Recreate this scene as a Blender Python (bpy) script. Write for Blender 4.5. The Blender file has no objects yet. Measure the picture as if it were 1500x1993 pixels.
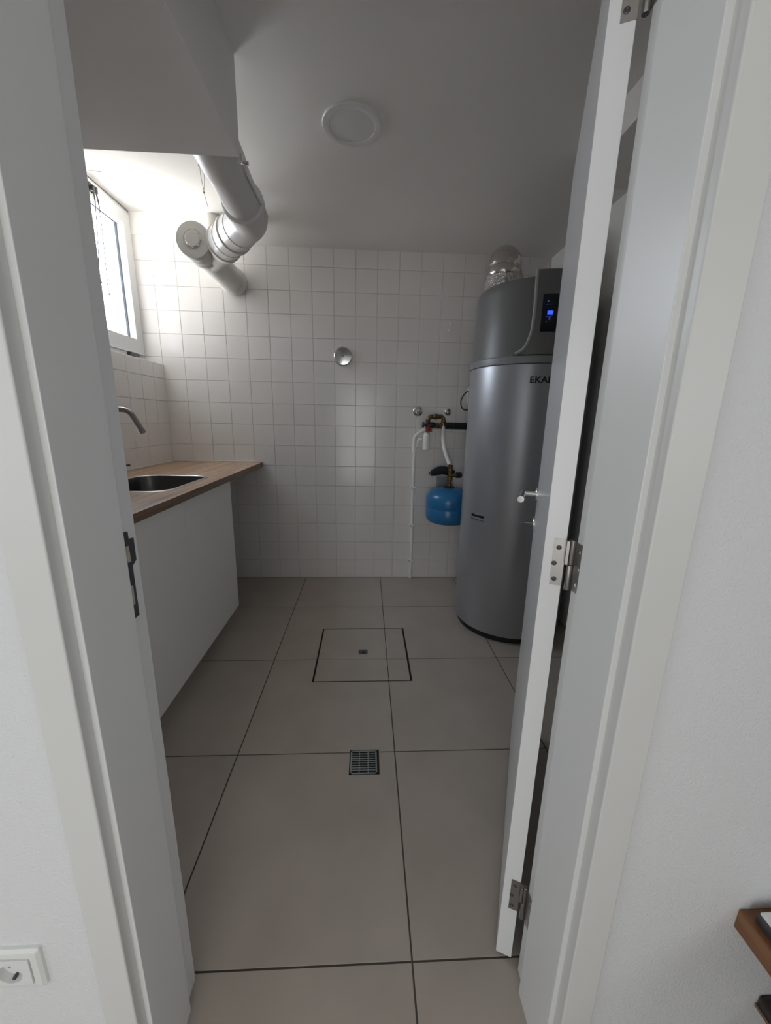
import bpy, bmesh, math, random
from mathutils import Vector, Matrix
random.seed(7)
C = bpy.context.scene
COL = C.collection
PI = math.pi

# ------------------------------------------------------------------ camera
cam_d = bpy.data.cameras.new('camera')
cam = bpy.data.objects.new('camera', cam_d); COL.objects.link(cam)
cam_d.sensor_fit = 'HORIZONTAL'; cam_d.sensor_width = 36.0
cam_d.lens = 36.0 * 752.18 / 1500.0
cam_d.clip_start = 0.01
PITCH, YAW, ROLL = 0.2325, 0.0510, 0.0203          # down, to the right-hand side, clockwise
def cam_rows(p, y, r):
    B = Matrix(((1,0,0),(0,0,-1),(0,1,0)))
    cy, sy, cp, sp, cr, sr = math.cos(y), math.sin(y), math.cos(p), math.sin(p), math.cos(r), math.sin(r)
    return (Matrix(((cr,-sr,0),(sr,cr,0),(0,0,1))) @ Matrix(((1,0,0),(0,cp,-sp),(0,sp,cp))) @ B
            @ Matrix(((cy,-sy,0),(sy,cy,0),(0,0,1))))
M = cam_rows(PITCH, YAW, ROLL)
rot = Matrix((M[0], -M[1], -M[2])).transposed()
cam.matrix_world = Matrix.Translation((0, 0, 1.2598)) @ rot.to_4x4()
C.camera = cam

# ------------------------------------------------------------------ world, lights, exposure
C.view_settings.view_transform = 'Standard'
C.view_settings.look = 'None'
C.view_settings.gamma = 1.0
C.view_settings.use_curve_mapping = False
C.view_settings.exposure = 0.0
w = bpy.data.worlds.new('world'); C.world = w; w.use_nodes = True
wn = w.node_tree.nodes; wl = w.node_tree.links; wn.clear()
wo = wn.new('ShaderNodeOutputWorld'); wb = wn.new('ShaderNodeBackground')
wt = wn.new('ShaderNodeTexCoord'); ws = wn.new('ShaderNodeSeparateXYZ'); wr = wn.new('ShaderNodeValToRGB')
wm = wn.new('ShaderNodeMapRange'); wm.inputs[1].default_value = -1; wm.inputs[2].default_value = 1
wr.color_ramp.elements[0].position = 0.0; wr.color_ramp.elements[0].color = (1.62, 1.47, 1.27, 1)
wr.color_ramp.elements[1].position = 1.0; wr.color_ramp.elements[1].color = (.42, .53, .68, 1)
e = wr.color_ramp.elements.new(.5); e.color = (.72, .75, .80, 1)
wl.new(wt.outputs['Generated'], ws.inputs[0]); wl.new(ws.outputs['Z'], wm.inputs[0])
wl.new(wm.outputs[0], wr.inputs[0]); wl.new(wr.outputs[0], wb.inputs[0]); wl.new(wb.outputs[0], wo.inputs[0])
wb.inputs[1].default_value = 23.5

def area(name, loc, direction, sx, sy, power, color=(1,1,1), portal=False):
    d = bpy.data.lights.new(name, 'AREA'); d.shape = 'RECTANGLE'; d.size = sx; d.size_y = sy
    d.energy = power; d.color = color
    o = bpy.data.objects.new(name, d); COL.objects.link(o); o.location = loc
    o.rotation_euler = Vector(direction).to_track_quat('-Z', 'Z').to_euler()
    if portal: d.cycles.is_portal = True
    return o
area('window_portal', (-1.70, 2.61, 2.08), (1,0,0), .80, 1.0, 1, portal=True)
area('hall_window_light', (-.28, -2.42, 1.02), (.03,1,.03), 1.7, 1.85, 27, (.985,1.0,.995))
area('hall_side_fill', (1.35, -1.05, 1.35), (-1,.62,-.05), .8, 1.2, 5.0, (.98,.99,1.0))  # added fill lamp out of view, lifts cabinet fronts and left jamb
area('hall_left_light', (-2.0, -.75, 1.35), (1,.5,0), .9, 1.7, 8.6, (.86,.93,1.0))

# ------------------------------------------------------------------ materials
def mat(name, color, rough=.5, metal=0.0, spec=.5, coat=0.0, bump=None, vary=None, emit=None):
    m = bpy.data.materials.new(name); m.use_nodes = True
    nt = m.node_tree; b = nt.nodes['Principled BSDF']
    b.inputs['Base Color'].default_value = (*color, 1)
    b.inputs['Roughness'].default_value = rough; b.inputs['Metallic'].default_value = metal
    b.inputs['Specular IOR Level'].default_value = spec; b.inputs['Coat Weight'].default_value = coat
    tc = nt.nodes.new('ShaderNodeTexCoord')
    if vary:      # (scale, amount)
        n = nt.nodes.new('ShaderNodeTexNoise'); n.inputs['Scale'].default_value = vary[0]; n.inputs['Detail'].default_value = 5
        r = nt.nodes.new('ShaderNodeValToRGB'); a = vary[1]
        r.color_ramp.elements[0].color = (*[c*(1-a) for c in color], 1); r.color_ramp.elements[0].position = .3
        r.color_ramp.elements[1].color = (*[min(1,c*(1+a)) for c in color], 1); r.color_ramp.elements[1].position = .7
        nt.links.new(tc.outputs['Object'], n.inputs['Vector']); nt.links.new(n.outputs['Fac'], r.inputs[0])
        nt.links.new(r.outputs[0], b.inputs['Base Color'])
    if bump:      # (scale, strength, distance)
        n = nt.nodes.new('ShaderNodeTexNoise'); n.inputs['Scale'].default_value = bump[0]; n.inputs['Detail'].default_value = 3
        bp = nt.nodes.new('ShaderNodeBump'); bp.inputs['Strength'].default_value = bump[1]; bp.inputs['Distance'].default_value = bump[2]
        nt.links.new(tc.outputs['Object'], n.inputs['Vector']); nt.links.new(n.outputs['Fac'], bp.inputs['Height'])
        nt.links.new(bp.outputs[0], b.inputs['Normal'])
    if emit:
        b.inputs['Emission Color'].default_value = (*emit[0], 1); b.inputs['Emission Strength'].default_value = emit[1]
    return m

MT = {}
MT['plaster'] = mat('white_ceiling_paint', (.89,.865,.83), .75, bump=(60,.08,.002))
MT['render'] = mat('grey_shading_wall', (.20,.19,.175), .9, bump=(80,.2,.004))  # only for the added shading wall outside the window
MT['hallwall'] = mat('textured_white_wall_paint', (.76,.765,.77), .75, bump=(240,.6,.003))
MT['lacquer'] = mat('white_lacquered_wood', (.82,.82,.81), .32)
MT['casing'] = mat('off_white_architrave_lacquer', (.72,.715,.695), .36)
MT['doorlac'] = mat('glossy_white_door_lacquer', (.84,.84,.84), .24, spec=.35)
MT['tile'] = mat('white_ceramic_tile', (.82,.785,.755), .15, vary=(.9,.02), bump=(7,.06,.01))
MT['grout'] = mat('grey_grout', (.68,.65,.62), .85)
MT['floortile'] = mat('taupe_porcelain_tile', (.43,.375,.32), .38, vary=(5,.07), bump=(90,.04,.001))
MT['floorgrout'] = mat('dark_floor_grout', (.10,.085,.07), .9)
MT['upvc'] = mat('white_window_plastic', (.60,.61,.605), .35)
MT['rubber'] = mat('dark_blue_grey_gasket', (.07,.085,.11), .6)
MT['black'] = mat('black_plastic', (.012,.012,.013), .45)
MT['foam'] = mat('black_foam_insulation', (.012,.012,.013), .9, bump=(200,.2,.002))
MT['pvc'] = mat('white_drain_plastic', (.76,.74,.70), .30)
MT['conduit'] = mat('white_conduit_plastic', (.90,.88,.84), .4)
MT['chrome'] = mat('chrome', (.75,.75,.75), .12, 1.0)
MT['steel'] = mat('brushed_stainless_steel', (.46,.45,.43), .32, 1.0, bump=(300,.05,.001))
MT['nickel'] = mat('satin_nickel', (.36,.345,.33), .36, 1.0)
MT['brass'] = mat('tarnished_brass', (.20,.135,.06), .42, .9, vary=(60,.35))
MT['red'] = mat('red_plastic', (.30,.02,.025), .4)
MT['blue'] = mat('blue_enamel', (.02,.16,.36), .28)
MT['cabinet'] = mat('white_melamine', (.88,.855,.81), .45)
MT['dark'] = mat('hollow_shade_black', (.01,.01,.01), .9)  # flat black stands in for the shade inside holes and open joints
MT['tank'] = mat('silver_grey_painted_steel', (.42,.425,.45), .36, .55)
MT['capgrey'] = mat('dark_grey_plastic', (.17,.17,.165), .38, bump=(420,.12,.001))
MT['bandgrey'] = mat('mid_grey_plastic', (.26,.27,.27), .38)
MT['trimgrey'] = mat('light_grey_trim', (.40,.40,.39), .4)
MT['display'] = mat('black_glass_display', (.006,.006,.007), .08)
MT['bluelight'] = mat('blue_display_light', (.02,.05,.5), .4, emit=((.05,.14,1.0), .9))
MT['bluedim'] = mat('dim_blue_display_light', (.02,.03,.2), .4, emit=((.12,.15,.9), .25))
MT['letter'] = mat('black_print', (.012,.012,.014), .5)
MT['foil'] = mat('aluminium_foil_duct', (.62,.58,.55), .24, 1.0, bump=(30,.5,.012))
MT['crinkle'] = mat('crinkled_foil_tape', (.72,.70,.68), .16, 1.0, bump=(90,1.0,.02))
MT['zinc'] = mat('galvanised_grey_steel', (.36,.38,.38), .4, .7)
MT['silicone'] = mat('white_silicone', (.80,.79,.76), .4)
MT['cord'] = mat('off_white_string', (.55,.50,.43), .8)
MT['darkcord'] = mat('grey_string', (.03,.03,.033), .8)
MT['switch'] = mat('white_socket_plastic', (.80,.80,.78), .3)
MT['bowl'] = mat('shade_darkened_steel', (.13,.125,.12), .30, 1.0)  # rim steel darkened, the bowl's inner shade is put into the colour
MT['darkwood'] = mat('near_black_wood', (.022,.015,.012), .4)  # near-black wood tone of the lower shelf
MT['strikegrey'] = mat('dark_grey_steel', (.10,.10,.11), .4, .6)
MT['raw'] = mat('raw_timber', (.50,.44,.34), .8)
MT['diffuser'] = mat('opal_diffuser', (.78,.77,.75), .35)

def wood(name, c1, c2, c3, stave=None, along='Y', rough=.38):
    m = bpy.data.materials.new(name); m.use_nodes = True
    nt = m.node_tree; N = nt.nodes; L = nt.links; b = N['Principled BSDF']; b.inputs['Roughness'].default_value = rough
    tc = N.new('ShaderNodeTexCoord'); mp = N.new('ShaderNodeMapping')
    if along == 'Y': mp.inputs['Rotation'].default_value = (0,0,PI/2)
    L.new(tc.outputs['Object'], mp.inputs[0])
    g = N.new('ShaderNodeMapping'); g.inputs['Scale'].default_value = (2.2, 42, 42); L.new(mp.outputs[0], g.inputs[0])
    n = N.new('ShaderNodeTexNoise'); n.inputs['Scale'].default_value = 1.0; n.inputs['Detail'].default_value = 7; n.inputs['Roughness'].default_value = .62
    L.new(g.outputs[0], n.inputs['Vector'])
    r = N.new('ShaderNodeValToRGB'); r.color_ramp.elements[0].position = .33; r.color_ramp.elements[1].position = .68
    r.color_ramp.elements[0].color = (*c1,1); r.color_ramp.elements[1].color = (*c3,1)
    q = r.color_ramp.elements.new(.5); q.color = (*c2,1)
    L.new(n.outputs['Fac'], r.inputs[0]); out = r.outputs[0]
    if stave:
        br = N.new('ShaderNodeTexBrick'); br.inputs['Scale'].default_value = 1.0
        br.inputs['Brick Width'].default_value = stave[0]; br.inputs['Row Height'].default_value = stave[1]
        br.inputs['Mortar Size'].default_value = .0004; br.offset = .37
        br.inputs['Color1'].default_value = (.72,.70,.68,1); br.inputs['Color2'].default_value = (1.12,1.12,1.12,1); br.inputs['Mortar'].default_value = (.55,.5,.45,1)
        L.new(mp.outputs[0], br.inputs['Vector'])
        mx = N.new('ShaderNodeMix'); mx.data_type = 'RGBA'; mx.blend_type = 'MULTIPLY'; mx.inputs[0].default_value = .8
        L.new(out, mx.inputs[6]); L.new(br.outputs['Color'], mx.inputs[7]); out = mx.outputs[2]
    L.new(out, b.inputs['Base Color']); return m
MT['worktop'] = wood('oak_block_laminate', (.34,.22,.135), (.50,.335,.215), (.62,.43,.29), (.55,.042))
MT['edgewood'] = wood('walnut_laminate_edge', (.10,.055,.03), (.19,.105,.058), (.26,.15,.085))
MT['shelfwood'] = wood('brown_shelf_wood', (.16,.065,.026), (.23,.10,.04), (.29,.13,.055))

gm = bpy.data.materials.new('frosted_window_glass'); gm.use_nodes = True
gn = gm.node_tree.nodes; gl = gm.node_tree.links; gn.clear()
go = gn.new('ShaderNodeOutputMaterial'); gx = gn.new('ShaderNodeMixShader'); gt = gn.new('ShaderNodeBsdfTransparent'); gg = gn.new('ShaderNodeBsdfGlossy')
gt.inputs[0].default_value = (.93,.95,.97,1); gg.inputs['Roughness'].default_value = .2; gx.inputs[0].default_value = .06
gl.new(gt.outputs[0], gx.inputs[1]); gl.new(gg.outputs[0], gx.inputs[2]); gl.new(gx.outputs[0], go.inputs[0])
MT['glass'] = gm

# ------------------------------------------------------------------ helpers
def finish(name, bm, m, parent=None, smooth=True, bevel=0.0, angle=35):
    bmesh.ops.recalc_face_normals(bm, faces=bm.faces)
    me = bpy.data.meshes.new(name); bm.to_mesh(me); bm.free()
    me.materials.append(MT[m] if isinstance(m, str) else m)
    if smooth:
        for p in me.polygons: p.use_smooth = True
        me.set_sharp_from_angle(angle=math.radians(angle))
    o = bpy.data.objects.new(name, me); COL.objects.link(o)
    if parent:
        o.parent = parent; o.matrix_parent_inverse = parent.matrix_basis.inverted()
    if bevel:
        b = o.modifiers.new('bevel', 'BEVEL'); b.width = bevel; b.segments = 2; b.limit_method = 'ANGLE'; b.angle_limit = math.radians(40)
    return o
def thing(name, label, cat, loc=(0,0,0), group=None):
    o = bpy.data.objects.new(name, None); COL.objects.link(o); o.location = loc; o.empty_display_size = .05
    o['label'] = label; o['category'] = cat
    if group: o['group'] = group
    return o
def tag(o, label, cat, group=None):
    o['label'] = label; o['category'] = cat
    if group: o['group'] = group
    return o
def structure(o):
    o['kind'] = 'structure'; return o
def lab(o, s):
    o['label'] = s; return o
def sempty(name, loc=(0,0,0)):
    o = bpy.data.objects.new(name, None); COL.objects.link(o); o.location = loc; o.empty_display_size = .05
    return structure(o)

def box(bm, lo, hi, mtx=None):
    vs = [bm.verts.new((x,y,z)) for x in (lo[0],hi[0]) for y in (lo[1],hi[1]) for z in (lo[2],hi[2])]
    for f in ((0,1,3,2),(4,6,7,5),(0,4,5,1),(2,3,7,6),(0,2,6,4),(1,5,7,3)): bm.faces.new([vs[i] for i in f])
    if mtx is not None:
        for v in vs: v.co = mtx @ v.co
    return vs
def BX(lo, hi, mtx=None):
    bm = bmesh.new(); box(bm, lo, hi, mtx); return bm
def frame(p, n):
    n = Vector(n).normalized(); a = Vector((0,0,1)) if abs(n.z) < .9 else Vector((1,0,0))
    u = n.cross(a).normalized(); v = n.cross(u).normalized(); return u, v
def lathe(bm, prof, origin=(0,0,0), axis=(0,0,1), seg=32, cap=True):
    """prof: list of (radius, height along axis)"""
    O = Vector(origin); A = Vector(axis).normalized(); u, v = frame(O, A); rings = []
    for r, h in prof:
        rings.append([bm.verts.new(O + A*h + (u*math.cos(2*PI*i/seg) + v*math.sin(2*PI*i/seg))*max(r,1e-5)) for i in range(seg)])
    for a, b in zip(rings, rings[1:]):
        for i in range(seg): bm.faces.new((a[i], a[(i+1)%seg], b[(i+1)%seg], b[i]))
    if cap:
        bm.faces.new(rings[0]); bm.faces.new(rings[-1])
def LT(prof, origin=(0,0,0), axis=(0,0,1), seg=32, cap=True):
    bm = bmesh.new(); lathe(bm, prof, origin, axis, seg, cap); return bm
def tube(bm, pts, r, seg=12, caps=True):
    pts = [Vector(p) for p in pts]; n = len(pts); rr = r if isinstance(r, (list,tuple)) else [r]*n
    T = []
    for i in range(n):
        t = (pts[min(i+1,n-1)] - pts[max(i-1,0)]).normalized(); T.append(t)
    u, v = frame(pts[0], T[0]); rings = []
    for i in range(n):
        if i:
            q = T[i-1].rotation_difference(T[i]); u = q @ u; v = q @ v
        rings.append([bm.verts.new(pts[i] + (u*math.cos(2*PI*k/seg) + v*math.sin(2*PI*k/seg))*rr[i]) for k in range(seg)])
    for a, b in zip(rings, rings[1:]):
        for k in range(seg): bm.faces.new((a[k], a[(k+1)%seg], b[(k+1)%seg], b[k]))
    if caps: bm.faces.new(rings[0]); bm.faces.new(rings[-1])
def TB(pts, r, seg=12, caps=True):
    bm = bmesh.new(); tube(bm, pts, r, seg, caps); return bm
def spline(pts, n=8):
    pts = [Vector(p) for p in pts]; out = []
    P = [pts[0]*2 - pts[1]] + pts + [pts[-1]*2 - pts[-2]]
    for i in range(1, len(P)-2):
        a, b, c, d = P[i-1:i+3]
        for k in range(n):
            t = k/n
            out.append(.5*((2*b) + (c-a)*t + (2*a-5*b+4*c-d)*t*t + (3*b-a-3*c+d)*t**3))
    out.append(pts[-1]); return out
def fillet(pts, r, n=6):
    pts = [Vector(p) for p in pts]; out = [pts[0]]
    for a, b, c in zip(pts, pts[1:], pts[2:]):
        d1 = (a-b).normalized(); d2 = (c-b).normalized(); ang = d1.angle(d2); t = min(r/math.tan(ang/2), (a-b).length*.49, (c-b).length*.49)
        p, q = b + d1*t, b + d2*t
        for k in range(n+1):
            s = k/n; out.append((1-s)**2*p + 2*s*(1-s)*b + s*s*q)
    out.append(pts[-1]); return out
def prism(bm, poly, axis, lo, hi):
    """poly in the two other axes (cyclic order), extruded along axis index"""
    def P(a, b, t):
        return (t,a,b) if axis == 0 else ((a,t,b) if axis == 1 else (a,b,t))
    A = [bm.verts.new(P(a,b,lo)) for a,b in poly]; Bv = [bm.verts.new(P(a,b,hi)) for a,b in poly]; n = len(poly)
    for i in range(n): bm.faces.new((A[i], A[(i+1)%n], Bv[(i+1)%n], Bv[i]))
    bm.faces.new(A); bm.faces.new(Bv)
def PR(poly, axis, lo, hi):
    bm = bmesh.new(); prism(bm, poly, axis, lo, hi); return bm
def cut_slab(rect, holes, z0, z1):
    """slab of a rectangle minus rectangles: one solid, no inner faces"""
    x0,y0,x1,y1 = rect
    xs = sorted({x0,x1} | {v for h in holes for v in (h[0],h[2]) if x0 < v < x1})
    ys = sorted({y0,y1} | {v for h in holes for v in (h[1],h[3]) if y0 < v < y1})
    bm = bmesh.new(); vv = {}
    def V(x,y):
        if (x,y) not in vv: vv[(x,y)] = bm.verts.new((x,y,z1))
        return vv[(x,y)]
    for a,b in zip(xs, xs[1:]):
        for c,d in zip(ys, ys[1:]):
            mx, my = (a+b)/2, (c+d)/2
            if any(h[0] < mx < h[2] and h[1] < my < h[3] for h in holes): continue
            bm.faces.new((V(a,c),V(b,c),V(b,d),V(a,d)))
    if not bm.faces: bm.free(); return None
    r = bmesh.ops.extrude_face_region(bm, geom=list(bm.faces))
    for g in r['geom']:
        if isinstance(g, bmesh.types.BMVert): g.co.z = z0
    return bm
def ring_y(bm, y0, y1, z0, z1, wl_, wr_, wb_, wt_, x0, x1):
    """rectangular frame in the YZ plane; widths at y0,y1,z0,z1 sides"""
    out = [(y0,z0),(y1,z0),(y1,z1),(y0,z1)]; inn = [(y0+wl_,z0+wb_),(y1-wr_,z0+wb_),(y1-wr_,z1-wt_),(y0+wl_,z1-wt_)]
    vs = [[bm.verts.new((x,*p)) for p in poly] for x in (x0,x1) for poly in (out,inn)]
    oa, ia, ob, ib = vs
    for i in range(4):
        j = (i+1)%4
        bm.faces.new((oa[i],oa[j],ia[j],ia[i])); bm.faces.new((ob[i],ob[j],ib[j],ib[i]))
        bm.faces.new((oa[i],oa[j],ob[j],ob[i])); bm.faces.new((ia[i],ia[j],ib[j],ib[i]))

# ------------------------------------------------------------------ dimensions
T = .1515                      # wall tile pitch
YB = 2.98                      # face of the back wall
XL = -1.4448                   # face of the left wall (below the window)
XW = -1.57                     # window plane
XR = 1.28                      # right wall
ZC = 2.388                     # ceiling
YF = .472                      # hall face of the door wall
YN = .622                      # utility-room face of the door wall
X0 = -.2376                    # a vertical joint of the back wall
SILL = 1.614; WELL0 = 2.23; WELLX = -1.275; WELLZ = 2.553
HATCH = (-.261, 1.670, .237, 2.174); DRAIN = (-.056, 1.154, .057, 1.264)

# ------------------------------------------------------------------ floor
bm = bmesh.new(); box(bm, (-2.3,-2.6,-.12), (2.0,3.1,-.0025))
floor = structure(finish('floor', bm, 'floorgrout', smooth=False))
FS, FX, FY = .604, -.485, 2.460
g = .0022
for i in range(-3, 4):
    for j in range(-1, 8):
        x0, x1 = FX + FS*i + g, FX + FS*(i+1) - g
        y1, y0 = FY - FS*j + FS - g, FY - FS*j + g
        y1 = min(y1, YB - .001)
        if y0 >= y1 or x0 > 1.95 or y0 < -2.6: continue
        if y0 > .7:
            x0 = max(x0, XL + .001); x1 = min(x1, XR - .001)
            if x1 - x0 < .01: continue
        hs = [h for h in (HATCH, DRAIN) if h[0] < x1 and h[2] > x0 and h[1] < y1 and h[3] > y0]
        cx, cy = (x0+x1)/2, (y0+y1)/2
        bm = cut_slab((x0,y0,x1,y1), hs, -.0024, random.uniform(-.0002,.0002))
        if bm is None: continue
        for v in bm.verts: v.co.x -= cx; v.co.y -= cy
        o = finish('tile', bm, 'floortile', smooth=False, bevel=.0008)
        o.location = (cx,cy,0); o.parent = floor

# ------------------------------------------------------------------ wall tiles (shared meshes)
_tm = {}
def tile_mesh(wd, ht):
    k = (round(wd,4), round(ht,4))
    if k not in _tm:
        bm = bmesh.new(); d, c = .0045, .0015; a, b = wd/2, ht/2      # face at +z, chamfered (pillowed) edge
        v0 = [bm.verts.new(p) for p in ((-a,-b,0),(a,-b,0),(a,b,0),(-a,b,0))]
        v1 = [bm.verts.new(p) for p in ((-a,-b,d-.0016),(a,-b,d-.0016),(a,b,d-.0016),(-a,b,d-.0016))]
        v2 = [bm.verts.new(p) for p in ((-a+c,-b+c,d),(a-c,-b+c,d),(a-c,b-c,d),(-a+c,b-c,d))]
        for i in range(4):
            j = (i+1)%4; bm.faces.new((v0[i],v0[j],v1[j],v1[i])); bm.faces.new((v1[i],v1[j],v2[j],v2[i]))
        bm.faces.new(v2); bm.faces.new(v0[::-1])
        me = bpy.data.meshes.new('tile'); bm.to_mesh(me); bm.free(); me.materials.append(MT['tile']); _tm[k] = me
    return _tm[k]
TG = .0009
def put_tile(parent, a0, a1, z0, z1, wall):
    wd, ht = a1-a0-2*TG, z1-z0-2*TG
    if wd < .01 or ht < .008: return
    o = bpy.data.objects.new('tile', tile_mesh(wd, ht)); COL.objects.link(o)
    j = lambda: random.gauss(0, .0035)
    ca, cz = (a0+a1)/2, (z0+z1)/2
    if wall == 'back':
        o.location = (ca, YB+.0045, cz); o.rotation_euler = (PI/2 + j(), 0, j())
    else:
        o.location = (XL-.0045, ca, cz); o.rotation_euler = (PI/2 + j(), 0, PI/2 + j())
    o.parent = parent

# back wall: substrate behind the tiles, bare plaster above the last full course in the window well
bm = bmesh.new(); box(bm, (-1.66, YB+.0035, -.1), (XR+.1, 3.15, 2.7))
wall_back = structure(finish('wall_back', bm, 'grout', smooth=False))
for r in range(16):
    z0, z1 = r*T, min((r+1)*T, ZC+.004)
    for c in range(-8, 10):
        put_tile(wall_back, X0+c*T, X0+(c+1)*T, z0, z1 if c > -7 else (r+1)*T, 'back')
    if r >= 10:
        put_tile(wall_back, -1.568, X0-8*T, max(z0, SILL), (r+1)*T, 'back')
bm = bmesh.new(); box(bm, (-1.66, YB, 16*T), (WELLX, YB+.01, WELLZ+.02))
lab(finish('plaster', bm, 'plaster', wall_back, smooth=False), 'bare white plaster above the topmost tile course')

# left wall with the window recess
bm = bmesh.new()
box(bm, (-1.75, .5, -.1), (XL-.0035, 3.1, SILL-.004))
box(bm, (-1.75, .5, SILL-.004), (XL-.0035, WELL0, 2.7))
box(bm, (-1.75, WELL0, WELLZ), (-1.565, 3.1, 2.7))
wall_left = structure(finish('wall_left', bm, 'grout', smooth=False))
for r in range(16):
    z0, z1 = r*T, min((r+1)*T, ZC+.003)
    for c in range(16):
        y1, y0 = YB - c*T, max(YB-(c+1)*T, YN)
        if z1 <= SILL: put_tile(wall_left, y0, y1, z0, z1, 'left')
        elif y0 >= WELL0-.01 or y1 > WELL0 + .01:
            if z0 < SILL: put_tile(wall_left, y0, y1, z0, SILL, 'left')
            if y0 < WELL0 - .02: put_tile(wall_left, y0, WELL0, max(z0, SILL), z1, 'left')
        else: put_tile(wall_left, y0, y1, z0, z1, 'left')
bm = bmesh.new(); box(bm, (-1.62, WELL0, SILL-.006), (XL, YB, SILL))
finish('sill', bm, 'tile', wall_left, smooth=False, bevel=.003)
bm = bmesh.new(); box(bm, (-1.565, WELL0-.004, SILL), (XL, WELL0+.004, ZC)); box(bm, (-1.565, WELL0-.004, ZC), (WELLX, WELL0+.004, WELLZ))
finish('reveal', bm, 'plaster', wall_left, smooth=False)

bm = bmesh.new(); box(bm, (XR, .5, -.1), (XR+.12, 3.1, 2.7))
structure(finish('wall_right', bm, 'plaster', smooth=False))

structure(finish('wall_shading_added', BX((-4.2,1.90,-.5), (-1.76,2.18,3.4)), 'render', smooth=False))      # added unseen wall, shades the tiles next to the window

# ceiling with the raised well over the window
bm = bmesh.new()
box(bm, (WELLX, YF+.02, ZC), (XR+.1, 3.1, 2.68)); box(bm, (-1.66, YF+.02, ZC), (WELLX, WELL0, 2.68)); box(bm, (-1.66, WELL0, WELLZ), (WELLX, 3.1, 2.68))
structure(finish('ceiling', bm, 'plaster', smooth=False))
# boxed-in soffit on the left, shallow beam on the right
structure(finish('trim_2', BX((XL, YN, 2.11), (-.434, 1.56, ZC)), 'plaster', smooth=False, bevel=.002))
structure(finish('trim_3', BX((.90, YN, 2.268), (XR, 1.93, ZC)), 'plaster', smooth=False, bevel=.002))

# door wall (front) and the hall behind the camera
bm = bmesh.new()
box(bm, (-2.2, YF, -.1), (-.402, YN, 2.7)); box(bm, (.385, YF, -.1), (1.9, YN, 2.7)); box(bm, (-.402, YF, 2.03), (.385, YN, 2.7))
structure(finish('wall_front', bm, 'hallwall', smooth=False))
structure(finish('wall_hall_left', BX((-2.3,-2.6,-.1), (-2.2,YN,2.6)), 'hallwall', smooth=False))
structure(finish('wall_hall_right', BX((1.85,-2.6,-.1), (1.95,YN,2.6)), 'hallwall', smooth=False))
structure(finish('wall_hall_back', BX((-2.3,-2.6,-.1), (1.95,-2.5,2.6)), 'hallwall', smooth=False))
structure(finish('wall_hall_light_block', BX((.15,-1.5,-.1), (1.85,-1.4,2.5)), 'hallwall', smooth=False))  # added out of view to hold hall light off the right wall
structure(finish('ceiling_hall', BX((-2.3,-2.6,2.5), (1.95,YF,2.6)), 'plaster', smooth=False))

# ------------------------------------------------------------------ door frame
trim = sempty('trim_1', (0, .55, 0))
ZH = 2.008
# jamb profiles (X outwards positive for the right one), rebated on the room side
def jamb(s, xin, xreb, xout, yreb, yend=.637):
    p = [(s*xin,.477),(s*xin,yreb),(s*xreb,yreb+.006),(s*xreb,yend),(s*xout,yend),(s*xout,.477)]
    return PR(p, 2, 0.0, ZH)
finish('jamb', jamb(-1,.372,.3835,.402,.588), 'lacquer', trim, smooth=False, bevel=.0012)
finish('jamb', jamb(1,.355,.367,.386,.588,.625), 'lacquer', trim, smooth=False, bevel=.0012)
finish('head_jamb', BX((-.402,.477,ZH), (.386,.637,ZH+.03)), 'lacquer', trim, smooth=False, bevel=.0012)
def casing(x0, x1, s):      # x0 inner, x1 outer
    p = [(x0,.4775),(x0,.4565),(x0+s*.0015,.455),(x1-s*.004,.455),(x1,.459),(x1,.4775)]
    return PR(p, 2, 0.0, ZH+.07)
finish('casing', casing(-.3805,-.4335,-1), 'casing', trim, smooth=False, bevel=.001)
finish('casing', casing(.3640,.4225,1), 'casing', trim, smooth=False, bevel=.001)
finish('head_casing', BX((-.4335,.455,ZH+.012), (.4225,.4775,ZH+.07)), 'casing', trim, smooth=False, bevel=.001)
# strike plate on the left jamb
XS = -.3835
sp = [(.602,1.080),(.615,1.078),(.615,1.066),(.628,1.064),(.628,1.026),(.616,1.019),(.616,.931),(.602,.931)]
strike = lab(finish('strike_plate', PR(sp, 0, XS-.001, XS+.0012), 'strikegrey', trim, smooth=False), 'dark grey steel strike plate')
finish('latch_hole', PR([(.604,1.056),(.6115,1.055),(.6135,1.028),(.604,1.029)], 0, XS+.0012, XS+.0016), 'raw', strike, smooth=False)
finish('bolt_hole', PR([(.6035,.989),(.609,.988),(.609,.955),(.6035,.955)], 0, XS+.0012, XS+.0016), 'raw', strike, smooth=False)

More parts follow.
